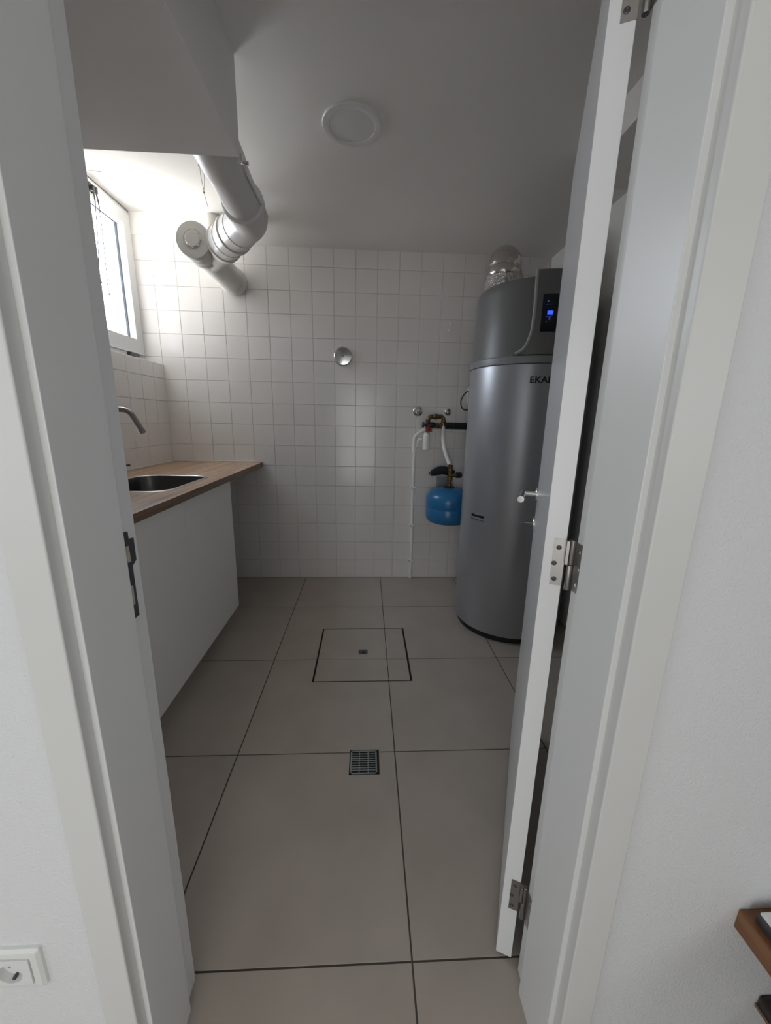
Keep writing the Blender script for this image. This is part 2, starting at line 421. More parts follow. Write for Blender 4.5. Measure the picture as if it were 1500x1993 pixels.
# ------------------------------------------------------------------ door (open past square, hinged on the right)
DA = Vector((.324,.656,0)); UT = Vector((.921,-.391,0)).normalized(); UL = Vector((.391,.921,0)).normalized()
door = sempty('door_1', tuple(DA))
DM = Matrix(((UT.x,UL.x,0,DA.x),(UT.y,UL.y,0,DA.y),(0,0,1,0),(0,0,0,1)))     # local: x through thickness (0 = hall face), y along the leaf
finish('door_leaf', BX((0,0,.008), (.0358,.758,2.0), DM), 'doorlac', door, smooth=False, bevel=.0008)
def hinge(zc):
    h = finish('hinge_leaf', BX((.0158,-.0012,zc-.044), (.0358,.0,zc+.044), DM), 'nickel', door, smooth=False)
    bm = bmesh.new()
    K = DM.inverted() @ Vector((.3625,.631,0))
    # bridge from the leaf to the upper knuckle only
    box(bm, (.0358,-.0115,zc+.001), (.0405,-.0005,zc+.044), DM)
    finish('leaf_flange', bm, 'nickel', h, smooth=False)
    bm = bmesh.new()
    lathe(bm, [(.0048,0),(.0052,.001),(.0052,.0445),(.0048,.045)], (.3632,.6315,zc+.001), seg=16)
    finish('knuckle', bm, 'nickel', h)
    for q, (a, z) in enumerate(((.0245,.028),(.0195,-.002),(.0225,-.032))):
        bm = bmesh.new(); lathe(bm, [(.0046,0),(.0044,.0006),(.0026,.0012),(.0014,.0003)], DM @ Vector((a,-.0011,zc+z)), -UL, 14)
        finish('screw', bm, 'strikegrey', h)
    # frame-side leaf belongs to the door frame
    f = lab(finish('hinge_leaf', BX((.3658,.598,zc-.044), (.3672,.630,zc+.044)), 'nickel', trim, smooth=False), 'satin nickel hinge leaf on the jamb')
    bm = bmesh.new(); lathe(bm, [(.0048,0),(.0052,.001),(.0052,.0455),(.0046,.047)], (.3622,.6315,zc-.047), seg=16)
    finish('knuckle', bm, 'nickel', f)
    for y, z in ((.609,.03),(.606,0),(.611,-.03)):
        bm = bmesh.new(); lathe(bm, [(.0030,0),(.0030,.0008),(.001,.0006)], (.3658,y,zc+z), (-1,0,0), 12)
        finish('screw', bm, 'chrome', f)
for zc in (.205, 1.016, 1.835): hinge(zc)
# lever handle and key rose on the hall face, near the free edge
hz = 1.02; hy = .700
def D(a, b, z): return DM @ Vector((a,b,z))
rose = lab(finish('handle_rose', LT([(.0255,0),(.0255,.006),(.0235,.008)], D(0,hy,hz), -UT, 28), 'chrome', door), 'round chrome handle rose')
lv = TB(fillet([D(-.006,hy,hz),D(-.052,hy,hz),D(-.054,hy-.115,hz-.002)], .016), .0108, 14)
lab(finish('lever', lv, 'chrome', door), 'chrome lever handle')
lab(finish('key_rose', LT([(.0255,0),(.0255,.005),(.0235,.007)], D(0,hy,hz-.105), -UT, 28), 'chrome', door), 'round chrome key rose')
bm = bmesh.new(); box(bm, (-.036,hy-.004,hz-.106), (-.006,hy+.004,hz-.104), DM)
lathe(bm, [(.0012,-.001),(.010,-.001),(.010,.001),(.0012,.001)], D(-.043,hy,hz-.105), (0,0,1), 16)
lab(finish('key', bm, 'nickel', door, smooth=False), 'small key left in the lock')

# ------------------------------------------------------------------ window
win = sempty('window_1', (XW, 2.61, SILL))
bm = bmesh.new(); ring_y(bm, WELL0+.006, YB-.002, SILL, WELLZ, .04,.03,.05,.04, XW-.05, XW)
finish('window_frame', bm, 'upvc', win, smooth=False, bevel=.002)
bm = bmesh.new(); ring_y(bm, WELL0+.024, YB-.018, SILL+.052, WELLZ-.022, .085,.075,.095,.085, XW-.05, XW+.014)
finish('sash', bm, 'upvc', win, smooth=False, bevel=.003)
gy0, gy1, gz0, gz1 = WELL0+.024+.085, YB-.018-.075, SILL+.052+.095, WELLZ-.022-.085
bm = bmesh.new(); ring_y(bm, gy0, gy1, gz0, gz1, .006,.007,.006,.006, XW-.042, XW-.030)
finish('gasket', bm, 'rubber', win, smooth=False)
finish('pane', BX((XW-.044,gy0+.0,gz0), (XW-.038,gy1,gz1)), 'glass', win, smooth=False)
# handle at the top of the sash with its two pull cords
hd = bmesh.new(); box(hd, (XW+.014,2.555,2.487), (XW+.034,2.625,2.507)); box(hd, (XW+.014,2.572,2.470), (XW+.044,2.590,2.500)); box(hd, (XW+.014,2.596,2.470), (XW+.044,2.612,2.502))
finish('window_handle', hd, 'black', win, smooth=False, bevel=.003)
x = XW+.036
c1 = spline([(x,2.580,2.478),(x+.004,2.577,2.40),(x,2.560,2.20),(x-.004,2.545,2.03),(x,2.580,1.965)], 8)
c2 = spline([(x,2.604,2.478),(x+.004,2.610,2.40),(x,2.612,2.20),(x-.002,2.605,2.03),(x,2.604,1.95)], 8)
lab(finish('pull_cord', TB(c1[:9], .0034, 6), 'darkcord', win), 'dark end of a window pull cord')
lab(finish('pull_cord', TB(c2[:9], .0034, 6), 'darkcord', win), 'dark end of a window pull cord')
lab(finish('pull_string', TB(c1[8:], .0022, 6), 'darkcord', win), 'thin window pull string')
lab(finish('pull_string', TB(c2[8:], .0022, 6), 'darkcord', win), 'thin window pull string')
bm = bmesh.new(); tube(bm, spline([(x,2.580,1.965),(x+.003,2.597,1.955),(x,2.612,1.962),(x,2.606,1.945),(x,2.590,1.940),(x,2.596,1.958),(x,2.622,1.938)], 5), .0013, 6)
finish('knot', bm, 'darkcord', win)
bm = bmesh.new(); box(bm, (XW,2.775,SILL+.030), (XW+.022,2.880,SILL+.052))
finish('latch', bm, 'strikegrey', win, smooth=False, bevel=.003)

# ------------------------------------------------------------------ ceiling light
t = thing('ceiling_light', 'round white flush ceiling light, switched off', 'ceiling light', (-.069,1.833,ZC))
finish('light_rim', LT([(.117,0),(.117,-.005),(.115,-.0075),(.093,-.0085),(.090,-.0075),(.090,-.003)], (-.069,1.833,ZC), seg=56, cap=False), 'diffuser', t)
finish('diffuser', LT([(.090,-.0055),(.060,-.006),(.0,-.0065)], (-.069,1.833,ZC), seg=56, cap=False), 'diffuser', t)

# ------------------------------------------------------------------ white drain pipe under the ceiling
XP, ZP, R = -.912, 2.155, .079
t = thing('drain_pipe', 'thick white plastic drain pipe with branch and elbow running under the ceiling', 'pipe', (XP, YB, ZP))
ax = (0,-1,0); W0 = (XP, YB, ZP)
finish('main_pipe', LT([(R,0),(R,.50)], W0, ax, 40), 'pvc', t)
finish('wall_collar', LT([(R,.012),(.086,.014),(.087,.05),(.083,.056),(.083,.085),(R,.09)], W0, ax, 40, False), 'pvc', t)
finish('cap_socket', LT([(R,.49),(.084,.50),(.090,.515),(.090,.535),(.086,.54),(.086,.565),(.090,.57),(.090,.60),(.084,.61)], W0, ax, 40), 'pvc', t)
cap = lab(finish('end_cap', LT([(.088,.60),(.089,.605),(.089,.648),(.086,.654),(.050,.656),(.048,.652),(.0,.652)], W0, ax, 40), 'pvc', t), 'round screw cap closing the pipe end')
bm = LT([(.0,.651),(.038,.651),(.037,.664),(.034,.667),(.0,.667)], W0, ax, 24, False)
for k in range(8):
    a = 2*PI*k/8; mtx = Matrix.Translation(Vector(W0)+Vector((math.cos(a)*.037,-.658,math.sin(a)*.037))) @ Matrix.Rotation(-a,4,'Y')
    box(bm, (-.003,-.007,-.004), (.005,.007,.004), mtx)
finish('cap_plug', bm, 'pvc', cap)
# 45 degree branch in the horizontal plane, elbow, and the run back to the soffit
J = Vector((XP, 2.545, ZP)); E = Vector((-.552, 2.10, 2.165)); S = Vector((-.540, 1.562, 2.196))
bd = (E-J).normalized(); bl = (E-J).length
finish('branch', LT([(R,.0),(R,.30)], J, bd, 40), 'pvc', t)
finish('collar', LT([(R,.20),(.086,.205),(.092,.215),(.092,.240),(.087,.246),(.087,.30),(R,.305)], J, bd, 40, False), 'pvc', t)
finish('collar', LT([(R,.30),(.085,.304),(.085,.345),(.092,.352),(.092,.378),(.086,.385),(.086,.45),(R,.455)], J, bd, 40, False), 'pvc', t)
sd = (S-E).normalized()
finish('elbow', TB([J+bd*(bl-.16)] + fillet([J+bd*(bl-.12), E, E+sd*.14], .11, 10)[0:], .0835, 40), 'pvc', t)
finish('collar', LT([(R,.09),(.086,.095),(.091,.102),(.091,.130),(.085,.138),(R,.14)], E, sd, 40, False), 'pvc', t)
finish('upper_pipe', TB([E+sd*.08, S], R, 40), 'pvc', t)
finish('pipe_socket', LT([(R,0),(.084,.004),(.084,.17),(R,.175)], S, -sd, 40, False), 'pvc', t)
finish('vent_stub', LT([(.052,0),(.052,ZC-ZP-.0)], (XP+.012,2.62,ZP), (0,0,1), 32), 'pvc', t)
up = Vector((0,0,1)); side = sd.cross(up).normalized()
rd = TB(spline([S - sd*.10 + Vector((.079,0,-.030)), S - sd*.30 + Vector((.082,0,-.020)), E + sd*.02 + Vector((.085,0,.0))], 6), .0042, 8)  # thin white rod lying along the pipe
lab(finish('cable', rd, 'silicone', t), 'thin white rod along the pipe')

# small things at the soffit corner and the ceiling
bm = BX((-.440,1.5605,2.098), (-.428,1.575,2.122)); lathe(bm, [(.0,0),(.0065,0),(.0065,.022),(.0,.022)], (-.431,1.571,2.103), (1,0,-.15), 14)
tag(finish('bracket', bm, 'chrome', bevel=.001), 'tiny metal bracket at the bottom corner of the boxed soffit', 'bracket')
t = thing('string_pull', 'off-white looped string hanging from a ceiling hook beside the drain pipe', 'string', (-.768,2.105,ZC))
bm = LT([(.011,0),(.011,-.004),(.005,-.008),(.005,-.016),(.008,-.020),(.0,-.024)], (-.768,2.105,ZC), seg=16); finish('hook', bm, 'brass', t)
bm = bmesh.new()
tube(bm, spline([(-.768,2.105,2.368),(-.767,2.106,2.33),(-.757,2.105,2.264)], 5), .0012, 6)
tube(bm, spline([(-.768,2.105,2.368),(-.752,2.104,2.345),(-.752,2.105,2.30),(-.757,2.105,2.264),(-.744,2.105,2.204)], 5), .0012, 6)
finish('loop', bm, 'cord', t)
finish('knot', LT([(.0,-.004),(.004,-.003),(.005,0),(.004,.003),(.0,.004)], (-.757,2.105,2.263), seg=10), 'cord', t)

# ------------------------------------------------------------------ worktop, sink, tap, cabinets
CT, CB, CXF, CY0 = .934, .900, -.790, 1.10
def rrect(x0,y0,x1,y1,r,n=8):
    out = []
    for cx,cy,a0 in ((x1-r,y0+r,-PI/2),(x1-r,y1-r,0),(x0+r,y1-r,PI/2),(x0+r,y0+r,PI)):
        for k in range(n+1):
            a = a0 + PI/2*k/n; out.append((cx+r*math.cos(a), cy+r*math.sin(a)))
    return out
SK = (-1.272, 1.705, -.872, 2.238)
wt_ = thing('worktop', 'oak-look block worktop along the left wall with a sink set in', 'worktop', (XL, 2.0, CT))
bm = bmesh.new()
outer = [(XL+.003,CY0),(CXF,CY0),(CXF,YB-.003),(XL+.003,YB-.003)]
ov = [bm.verts.new((x,y,CT)) for x,y in outer]; oe = [bm.edges.new((ov[i],ov[(i+1)%4])) for i in range(4)]
iv = [bm.verts.new((x,y,CT)) for x,y in rrect(SK[0]+.008,SK[1]+.008,SK[2]-.008,SK[3]-.008,.09)]
ie = [bm.edges.new((iv[i],iv[(i+1)%len(iv)])) for i in range(len(iv))]
bmesh.ops.triangle_fill(bm, edges=oe+ie, use_beauty=True)
r = bmesh.ops.extrude_face_region(bm, geom=list(bm.faces))
for q in r['geom']:
    if isinstance(q, bmesh.types.BMVert): q.co.z = CB
finish('board', bm, 'worktop', wt_, smooth=False)
lab(finish('front_edge', BX((CXF,CY0,CB), (CXF+.0012,YB-.003,CT)), 'edgewood', wt_, smooth=False), 'darker brown front edge strip')
bm = bmesh.new(); box(bm, (XL+.003,YB-.008,CT), (CXF-.01,YB-.001,CT+.009)); box(bm, (XL+.0025,CY0,CT), (XL+.008,YB-.008,CT+.009))
lab(finish('sealant', bm, 'silicone', wt_, smooth=False, bevel=.002), 'white silicone bead')

sk = thing('sink', 'inset stainless steel sink bowl in the wooden worktop', 'sink', (-1.07,1.97,CT))
bm = bmesh.new(); rings = []
for ins, z, rr in ((0,CT+.0005,.10),(.002,CT+.0025,.10),(.014,CT+.003,.092),(.018,CT-.001,.09),(.024,CT-.03,.085),(.034,CT-.14,.075),(.06,CT-.165,.06)):
    rings.append([bm.verts.new((x,y,z)) for x,y in rrect(SK[0]+ins,SK[1]+ins,SK[2]-ins,SK[3]-ins,rr)])
for a, b in zip(rings[:4], rings[1:4]):
    n = len(a)
    for i in range(n): bm.faces.new((a[i],a[(i+1)%n],b[(i+1)%n],b[i]))
low = [[tuple(v.co) for v in r_] for r_ in rings[3:]]
bmesh.ops.delete(bm, geom=[v for r_ in rings[4:] for v in r_], context='VERTS')
lab(finish('rim', bm, 'steel', sk, angle=60), 'bright steel rim')
bm = bmesh.new(); rings = [[bm.verts.new(p) for p in r_] for r_ in low]
for a, b in zip(rings, rings[1:]):
    n = len(a)
    for i in range(n): bm.faces.new((a[i],a[(i+1)%n],b[(i+1)%n],b[i]))
bm.faces.new(rings[-1])
finish('bowl', bm, 'bowl', sk, angle=60)
finish('sink_drain', LT([(.040,CT-.1645),(.038,CT-.1625),(.020,CT-.1635),(.0,CT-.1635)], (-1.07,1.97,0), seg=24, cap=False), 'chrome', sk)

fc = thing('faucet', 'brushed steel mixer tap with curved spout behind the sink', 'tap', (-1.352,1.95,CT))
finish('tap_body', LT([(.027,.001),(.027,.006),(.023,.009),(.022,.15),(.018,.156),(.013,.165)], (-1.352,1.95,CT), seg=28), 'nickel', fc)
sp_ = fillet([(-1.352,1.95,CT+.15),(-1.352,1.95,1.284),(-1.128,1.95,1.286),(-1.074,1.95,1.180)], .055, 8)
sp_ = [sp_[0]] + sp_[1:]
finish('spout', TB(sp_, .0125, 18), 'nickel', fc)
finish('aerator', TB([(-1.0805,1.95,1.193),(-1.0735,1.95,1.179)], .0135, 18), 'nickel', fc)
finish('tap_lever', TB([(-1.33,1.95,1.012),(-1.157,1.95,1.022)], .0045, 10), 'strikegrey', fc)

def cabinet(y0, y1, label):
    t = thing('base_cabinet', label, 'cabinet', (-1.1,(y0+y1)/2,0), 'white base cabinets under the worktop')
    bm = bmesh.new(); box(bm, (-1.40,y0,.085), (-.8345,y0+.018,CB-.001)); box(bm, (-1.40,y1-.018,.085), (-.8345,y1,CB-.001))
    box(bm, (-1.40,y0+.018,.085), (-.8345,y1-.018,.103)); box(bm, (-1.40,y0+.018,.103), (-1.39,y1-.018,CB-.001)); box(bm, (-.90,y0+.018,CB-.02), (-.8345,y1-.018,CB-.001))
    finish('carcass', bm, 'cabinet', t, smooth=False)
    finish('door', BX((-.8330,y0+.0015,.082), (-.8150,y1-.0015,CB-.010)), 'cabinet', t, smooth=False, bevel=.001)
    finish('plinth', BX((-.905,y0,.0), (-.889,y1,.085)), 'cabinet', t, smooth=False)
    for yy in (y0+.05, y1-.05):
        finish('foot', LT([(.022,0),(.022,.01),(.014,.014),(.014,.085)], (-1.34,yy,0), seg=14), 'black', t)
cabinet(1.727, 2.332, 'white handleless base cabinet, the farther of two, nearer the tiled back wall')
cabinet(1.122, 1.727, 'white handleless base cabinet, the nearer of two, partly behind the door jamb')

# ------------------------------------------------------------------ floor hatch and drain
ht = thing('access_hatch', 'square tiled inspection cover let into the floor', 'floor hatch', (-.012,1.922,0))
hx0,hy0,hx1,hy1 = HATCH; e = .0095
bm = bmesh.new(); box(bm, (hx0,hy0,-.0027), (hx1,hy1,-.0022)); lab(finish('gap', bm, 'dark', ht, smooth=False), 'dark open joint round the cover')
LK = (-.036,1.902,.013,1.946)
xs = [hx0+e, FX+FS-.0015, FX+FS+.0015, hx1-e-.001]; ys = [hy0+e*.8, FY-FS-.0012, FY-FS+.0012, hy1-e*.6]
for a,b in ((xs[0],xs[1]),(xs[2],xs[3])):
    for c,d in ((ys[0],ys[1]),(ys[2],ys[3])):
        bm = cut_slab((a,c,b,d), [LK] if a < LK[0] < b and c < LK[1] < d else [], -.0024, -.0004)
        finish('tile', bm, 'floortile', ht, smooth=False, bevel=.0008)
bm = bmesh.new(); box(bm, (LK[0]+.002,LK[1]+.002,-.0024), (LK[2]-.002,LK[3]-.002,-.0012))
lk = lab(finish('lock_plate', bm, 'strikegrey', ht, smooth=False), 'small dark metal lifting key plate')
finish('keyhole', LT([(.008,-.0012),(.008,-.0008),(.0,-.0008)], (-.010,1.918,0), seg=14), 'dark', lk)

dr = thing('floor_drain', 'small square galvanised floor drain grate', 'floor drain', (0,1.209,0))
dx0,dy0,dx1,dy1 = DRAIN
finish('drain_pit', BX((dx0+.001,dy0+.001,-.0027), (dx1-.001,dy1-.001,-.0022)), 'dark', dr, smooth=False)
bm = bmesh.new(); ix0,iy0,ix1,iy1 = dx0+.004,dy0+.003,dx1-.009,dy1-.004
for lo,hi in (((ix0,iy0),(ix1,iy0+.006)),((ix0,iy1-.005),(ix1,iy1)),((ix0,iy0),(ix0+.005,iy1)),((ix1-.005,iy0),(ix1,iy1))):
    box(bm, (*lo,-.0022), (*hi,-.0002))
finish('grate_frame', bm, 'zinc', dr, smooth=False)
n = 8
for k in range(n):
    y = iy0 + .006 + (iy1-iy0-.011)*(k+1)/(n+1)
    finish('grate_bar', BX((ix0+.005,y-.0019,-.0022), (ix1-.005,y+.0019,-.0003)), 'zinc', dr, smooth=False)
for k in (1,2):
    x = ix0 + (ix1-ix0)*k/3
    finish('cross_bar', BX((x-.0016,iy0+.005,-.0022), (x+.0016,iy1-.005,-.0004)), 'zinc', dr, smooth=False)

# ------------------------------------------------------------------ water heater
HC = Vector((.915, 2.29, 0)); HR = .322
wh = thing('water_heater', 'tall silver cylindrical heat pump water heater with dark grey top', 'water heater', tuple(HC))
finish('foot_ring', LT([(.300,0),(.306,.004),(.306,.045)], HC, seg=72), 'black', wh)
finish('tank', LT([(.300,.038),(.319,.040),(HR,.048),(HR,1.545),(.318,1.549),(.30,1.549)], HC, seg=96), 'tank', wh)
finish('band', LT([(.300,1.549),(.3245,1.550),(.3255,1.556),(.3245,1.582),(.318,1.589),(.30,1.590)], HC, seg=96), 'bandgrey', wh)
finish('hood', LT([(.30,1.588),(.3135,1.588),(.313,1.60),(.309,1.90),(.306,1.925),(.295,1.943),(.27,1.950),(.0,1.952)], HC, seg=96, cap=False), 'capgrey', wh)
def hp(a, r, z):     # a in radians from the heater's front (-Y), + towards +X
    return HC + Vector((math.sin(a)*r, -math.cos(a)*r, z))
def left_edge(z):
    pts = [(1.592,-36.5),(1.598,-33.5),(1.61,-29.5),(1.63,-26.4),(1.66,-24.4),(1.70,-22.9),(1.78,-22.2),(1.90,-22.8),(1.97,-23.2)]
    for (z0,a0),(z1,a1) in zip(pts, pts[1:]):
        if z <= z1: return a0 + (a1-a0)*max(0,(z-z0)/(z1-z0))
    return pts[-1][1]
zs = [1.590,1.595,1.60,1.61,1.62,1.635,1.65,1.67,1.70,1.75,1.82,1.90,1.95,1.962]
bm = bmesh.new(); G = []; na = 14; RP = .327
for z in zs:
    a0 = left_edge(z); row = [bm.verts.new(hp(math.radians(a0 + (-2*a0)*k/na), RP, z)) for k in range(na+1)]
    G.append(row)
for a, b in zip(G, G[1:]):
    for k in range(na): bm.faces.new((a[k],a[k+1],b[k+1],b[k]))
rim = [G[-1][k] for k in range(na+1)]; inn = [bm.verts.new(hp(math.radians(left_edge(1.962)*(1-2*k/na)), .285, 1.960)) for k in range(na+1)]
for k in range(na): bm.faces.new((rim[k],rim[k+1],inn[k+1],inn[k]))
for s in (0, na):       # side returns of the raised front panel
    prev = None
    for row, z in zip(G, zs):
        a = math.radians(left_edge(z))*(1 if s == 0 else -1); v = bm.verts.new(hp(a, .300, z))
        if prev: bm.faces.new((prev[0],row[s],v,prev[1])) if False else bm.faces.new((prev[0],prev[1],v,row[s]))
        prev = (row[s], v)
pn = finish('front_panel', bm, 'capgrey', wh)
for s in (1,-1):
    bm = bmesh.new()
    path = [hp(math.radians(left_edge(z)+.9)*s, RP+.001, z) for z in zs[1:]]
    path += [hp(math.radians(left_edge(1.962)+.9)*s, .318, 1.966), hp(math.radians(left_edge(1.962)+.5)*s, .27, 1.962)]
    tube(bm, path, .0075, 8)
    lab(finish('panel_trim', bm, 'trimgrey', wh), 'light grey curved edging of the front panel')
def patch(a0, a1, z0, z1, r, n=8, thick=.003):
    bm = bmesh.new(); lo = []; hi = []
    for k in range(n+1):
        a = math.radians(a0+(a1-a0)*k/n); lo.append([bm.verts.new(hp(a,r,z0)), bm.verts.new(hp(a,r-thick,z0))]); hi.append([bm.verts.new(hp(a,r,z1)), bm.verts.new(hp(a,r-thick,z1))])
    for k in range(n):
        bm.faces.new((lo[k][0],lo[k+1][0],hi[k+1][0],hi[k][0])); bm.faces.new((lo[k][1],hi[k][1],hi[k+1][1],lo[k+1][1]))
        bm.faces.new((lo[k][0],lo[k][1],lo[k+1][1],lo[k+1][0])); bm.faces.new((hi[k][0],hi[k+1][0],hi[k+1][1],hi[k][1]))
    for k in (0,n): bm.faces.new((lo[k][0],hi[k][0],hi[k][1],lo[k][1]))
    return bm
ds = lab(finish('display', patch(-15.6,15.6,1.690,1.855,RP+.0022), 'display', wh), 'black glass control display with blue lights')
for nm, a, z, da, dz, mm in (('indicator',-9.0,1.774,2.3,.009,'bluelight'),('indicator',-11.4,1.823,.6,.004,'bluedim'),('indicator',-9.2,1.748,.6,.006,'bluedim'),('indicator',-11.6,1.735,.35,.0025,'trimgrey'),
        ('indicator_line',-10.5,1.810,2.6,.0007,'bluedim'),('indicator_line',-10.0,1.757,2.6,.0007,'bluedim')):
    finish(nm, patch(a-da,a+da,z-dz,z+dz,RP+.0027,4,.0008), mm, ds)
# lettering wrapped round the tank
cu = bpy.data.curves.new('lettering', 'FONT'); cu.body = 'EKAE'; cu.size = .046; cu.extrude = .0004; cu.space_character = 1.06; cu.offset = .0014
to = bpy.data.objects.new('tmp', cu); COL.objects.link(to); bpy.context.view_layer.update()
dg = bpy.context.evaluated_depsgraph_get(); tm = bpy.data.meshes.new_from_object(to.evaluated_get(dg))
bm = bmesh.new(); bm.from_mesh(tm); bpy.data.objects.remove(to); bpy.data.meshes.remove(tm)
bmesh.ops.subdivide_edges(bm, edges=[q for q in bm.edges if q.calc_length() > .02], cuts=3)
wx = max(v.co.x for v in bm.verts)
for v in bm.verts:
    a = math.radians(-19.9) + v.co.x*(math.radians(19.5)/wx); z = 1.4565 + v.co.y*(.031/.0335)
    v.co = hp(a, HR+.0006+v.co.z, z)
lab(finish('lettering', bm, 'letter', wh, smooth=False), 'black printed letters EKA on the tank')
# grip: shade of the recess painted as a dark patch
gp = finish('grip', patch(-69.5,-50.5,.712,.748,HR+.0012,8,.004), 'tank', wh)
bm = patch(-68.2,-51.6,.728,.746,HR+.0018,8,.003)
for v in bm.verts:      # bow-tie outline for the painted recess shade
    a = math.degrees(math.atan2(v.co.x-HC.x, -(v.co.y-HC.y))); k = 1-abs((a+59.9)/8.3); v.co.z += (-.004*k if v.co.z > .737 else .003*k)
finish('grip_shade_patch', bm, 'dark', gp)
finish('grip_lip', patch(-68.5,-51.2,.714,.717,HR+.0022,8,.003), 'black', gp)
for z in (1.570,): finish('screw', LT([(.0025,0),(.0022,.001),(.0,.001)], hp(math.radians(-47),.3245,z), hp(math.radians(-47),1,0)-HC, 10), 'black', wh)

# flexible duct on top, bending back into the wall
DX, DY, DR = .742, 2.34, .086
dt = thing('flexible_duct', 'silver flexible foil duct bending from the heater top to the back wall', 'duct', (DX,DY,1.95))
path = fillet([(DX-.008,DY-.015,1.966),(DX,DY,2.128),(1.02,2.975,2.150)], .13, 22)
P2 = []
for a, b in zip(path, path[1:]):
    nn = max(1, int((b-a).length/.009))
    for k in range(nn): P2.append(a.lerp(b, k/nn))
P2.append(path[-1])
s = 0; rads = []
for k, p in enumerate(P2):
    if k: s += (p-P2[k-1]).length
    rads.append(DR - .007*abs(math.sin(s*PI/.042))**6 + (.0006*math.sin(k*1.9)))
finish('duct_hose', TB(P2, rads, 32, False), 'foil', dt)
bm = bmesh.new(); rr = random.Random(3); rows = []
for k, (z, r_) in enumerate(((1.9535,.107),(1.962,.102),(1.975,.096),(1.990,.092),(2.005,.090),(2.020,.0885),(2.034,.088))):
    rows.append([bm.verts.new((DX-.006+math.cos(2*PI*i/40)*(r_+rr.uniform(-.0025,.0025)), DY-.012+math.sin(2*PI*i/40)*(r_+rr.uniform(-.0025,.0025)), z+rr.uniform(-.002,.002) + (.0 if k else 0))) for i in range(40)])
for a, b in zip(rows, rows[1:]):
    for i in range(40): bm.faces.new((a[i],a[(i+1)%40],b[(i+1)%40],b[i]))
lab(finish('tape_collar', bm, 'crinkle', dt, smooth=False), 'crinkled foil tape collar')

# ------------------------------------------------------------------ plumbing on the back wall
def rosette(x, z, r, label, parts):
    t = thing('wall_rosette', label, 'wall fitting', (x, YB, z))
    finish('flange', LT([(r,0),(r*.98,.004),(r*.75,.012),(r*.55,.014),(r*.5,.010),(0,.010)], (x,YB,z), (0,-1,0), 32, False), 'chrome', t)
    if parts == 'valve':
        finish('valve_stem', LT([(r*.45,.0),(r*.42,.026),(r*.2,.030),(0,.030)], (x,YB,z), (0,-1,0), 20), 'nickel', t)
        finish('valve_key', BX((x-.004,YB-.040,z-.004), (x+.010,YB-.026,z+.030)), 'nickel', t, smooth=False, bevel=.002)
    else:
        finish('plug', LT([(r*.55,.0),(r*.5,.016),(r*.28,.018),(r*.22,.012),(0,.012)], (x,YB,z), (0,-1,0), 20), 'nickel', t)
rosette(.380, 1.331, .037, 'chrome stop valve rosette, the left one of two above the pipes', 'valve')
rosette(.608, 1.331, .028, 'smaller chrome rosette, the right one of two above the pipes', 'plug')
rc = thing('wall_cover', 'round chrome blanking cover alone on the white tiled wall', 'wall cover', (-.177,YB,1.702))
finish('disc', LT([(.066,0),(.068,.004),(.066,.010),(.058,.017),(.02,.019),(0,.019)], (-.177,YB,1.702), (0,-1,0), 48, False), 'chrome', rc)
finish('screw', LT([(.009,.018),(.008,.023),(.004,.024),(0,.021)], (-.177,YB,1.702), (0,-1,0), 16, False), 'nickel', rc)
for z, lb in ((1.940,'small white raised spot, the upper of two beside the heater'), (1.898,'small white raised spot, the lower of two beside the heater')):
    tag(finish('wall_spot', LT([(.010,0),(.0095,.004),(.006,.007),(0,.008)], (.594 if z > 1.92 else .588,YB,z), (0,-1,0), 16, False), 'switch'), lb, 'wall plug')  # two small white raised spots on the tiles

YV = 2.925
bp = thing('brass_manifold', 'tarnished brass pipe bridge with valve beneath the chrome rosettes', 'pipe fitting', (.45,YV,1.23))
def hexnut(x, z, r, l, axis): return LT([(r*.9,-l/2),(r,-l/2+.002),(r,l/2-.002),(r*.9,l/2)], (x,YV,z), axis, 6)
bm = TB(fillet([(.448,YV,1.180),(.452,YV,1.292),(.565,YV,1.294),(.567,YV,1.250)], .028, 6), .0135, 14); finish('pipe', bm, 'brass', bp)
for x,z,r_,l,a in ((.450,1.262,.0195,.022,(0,0,1)),(.475,1.293,.0195,.020,(1,0,0)),(.508,1.294,.023,.030,(1,0,0)),(.540,1.294,.0195,.020,(1,0,0)),(.567,1.262,.019,.022,(0,0,1))):
    finish('nut', hexnut(x,z,r_,l,a), 'brass', bp, smooth=False)
finish('pipe', TB([(.430,YV,1.230),(.60,YV,1.230)], .011, 14), 'brass', bp)
for x in (.520,.545): finish('nut', hexnut(x,1.230,.023,.022,(1,0,0)), 'brass', bp, smooth=False)
finish('wall_elbow', TB([(.45,YB-.001,1.232),(.45,YV,1.232)], .013, 14), 'brass', bp)
lab(finish('safety_valve', LT([(.018,-.03),(.022,-.02),(.022,.015),(.016,.03),(.010,.036)], (.470,YV-.02,1.232), (1,0,.1), 18), 'black', bp), 'black safety valve body')
lab(finish('gauge_knob', LT([(.008,0),(.010,.012),(.019,.014),(.020,.028),(.016,.032)], (.436,YV-.012,1.234), (-1,0,.05), 18), 'strikegrey', bp), 'grey end knob of the valve')
bm = LT([(.0,0),(.018,.0),(.020,.006),(.018,.014),(.0,.014)], (.452,YV-.045,1.203), (.3,-1,.2), 8); box(bm, (.442,YV-.062,1.186), (.475,YV-.048,1.200)); box(bm, (.448,YV-.05,1.19), (.456,YV,1.20))
lab(finish('valve_handle', bm, 'red', bp, smooth=False, bevel=.002), 'red valve handle')

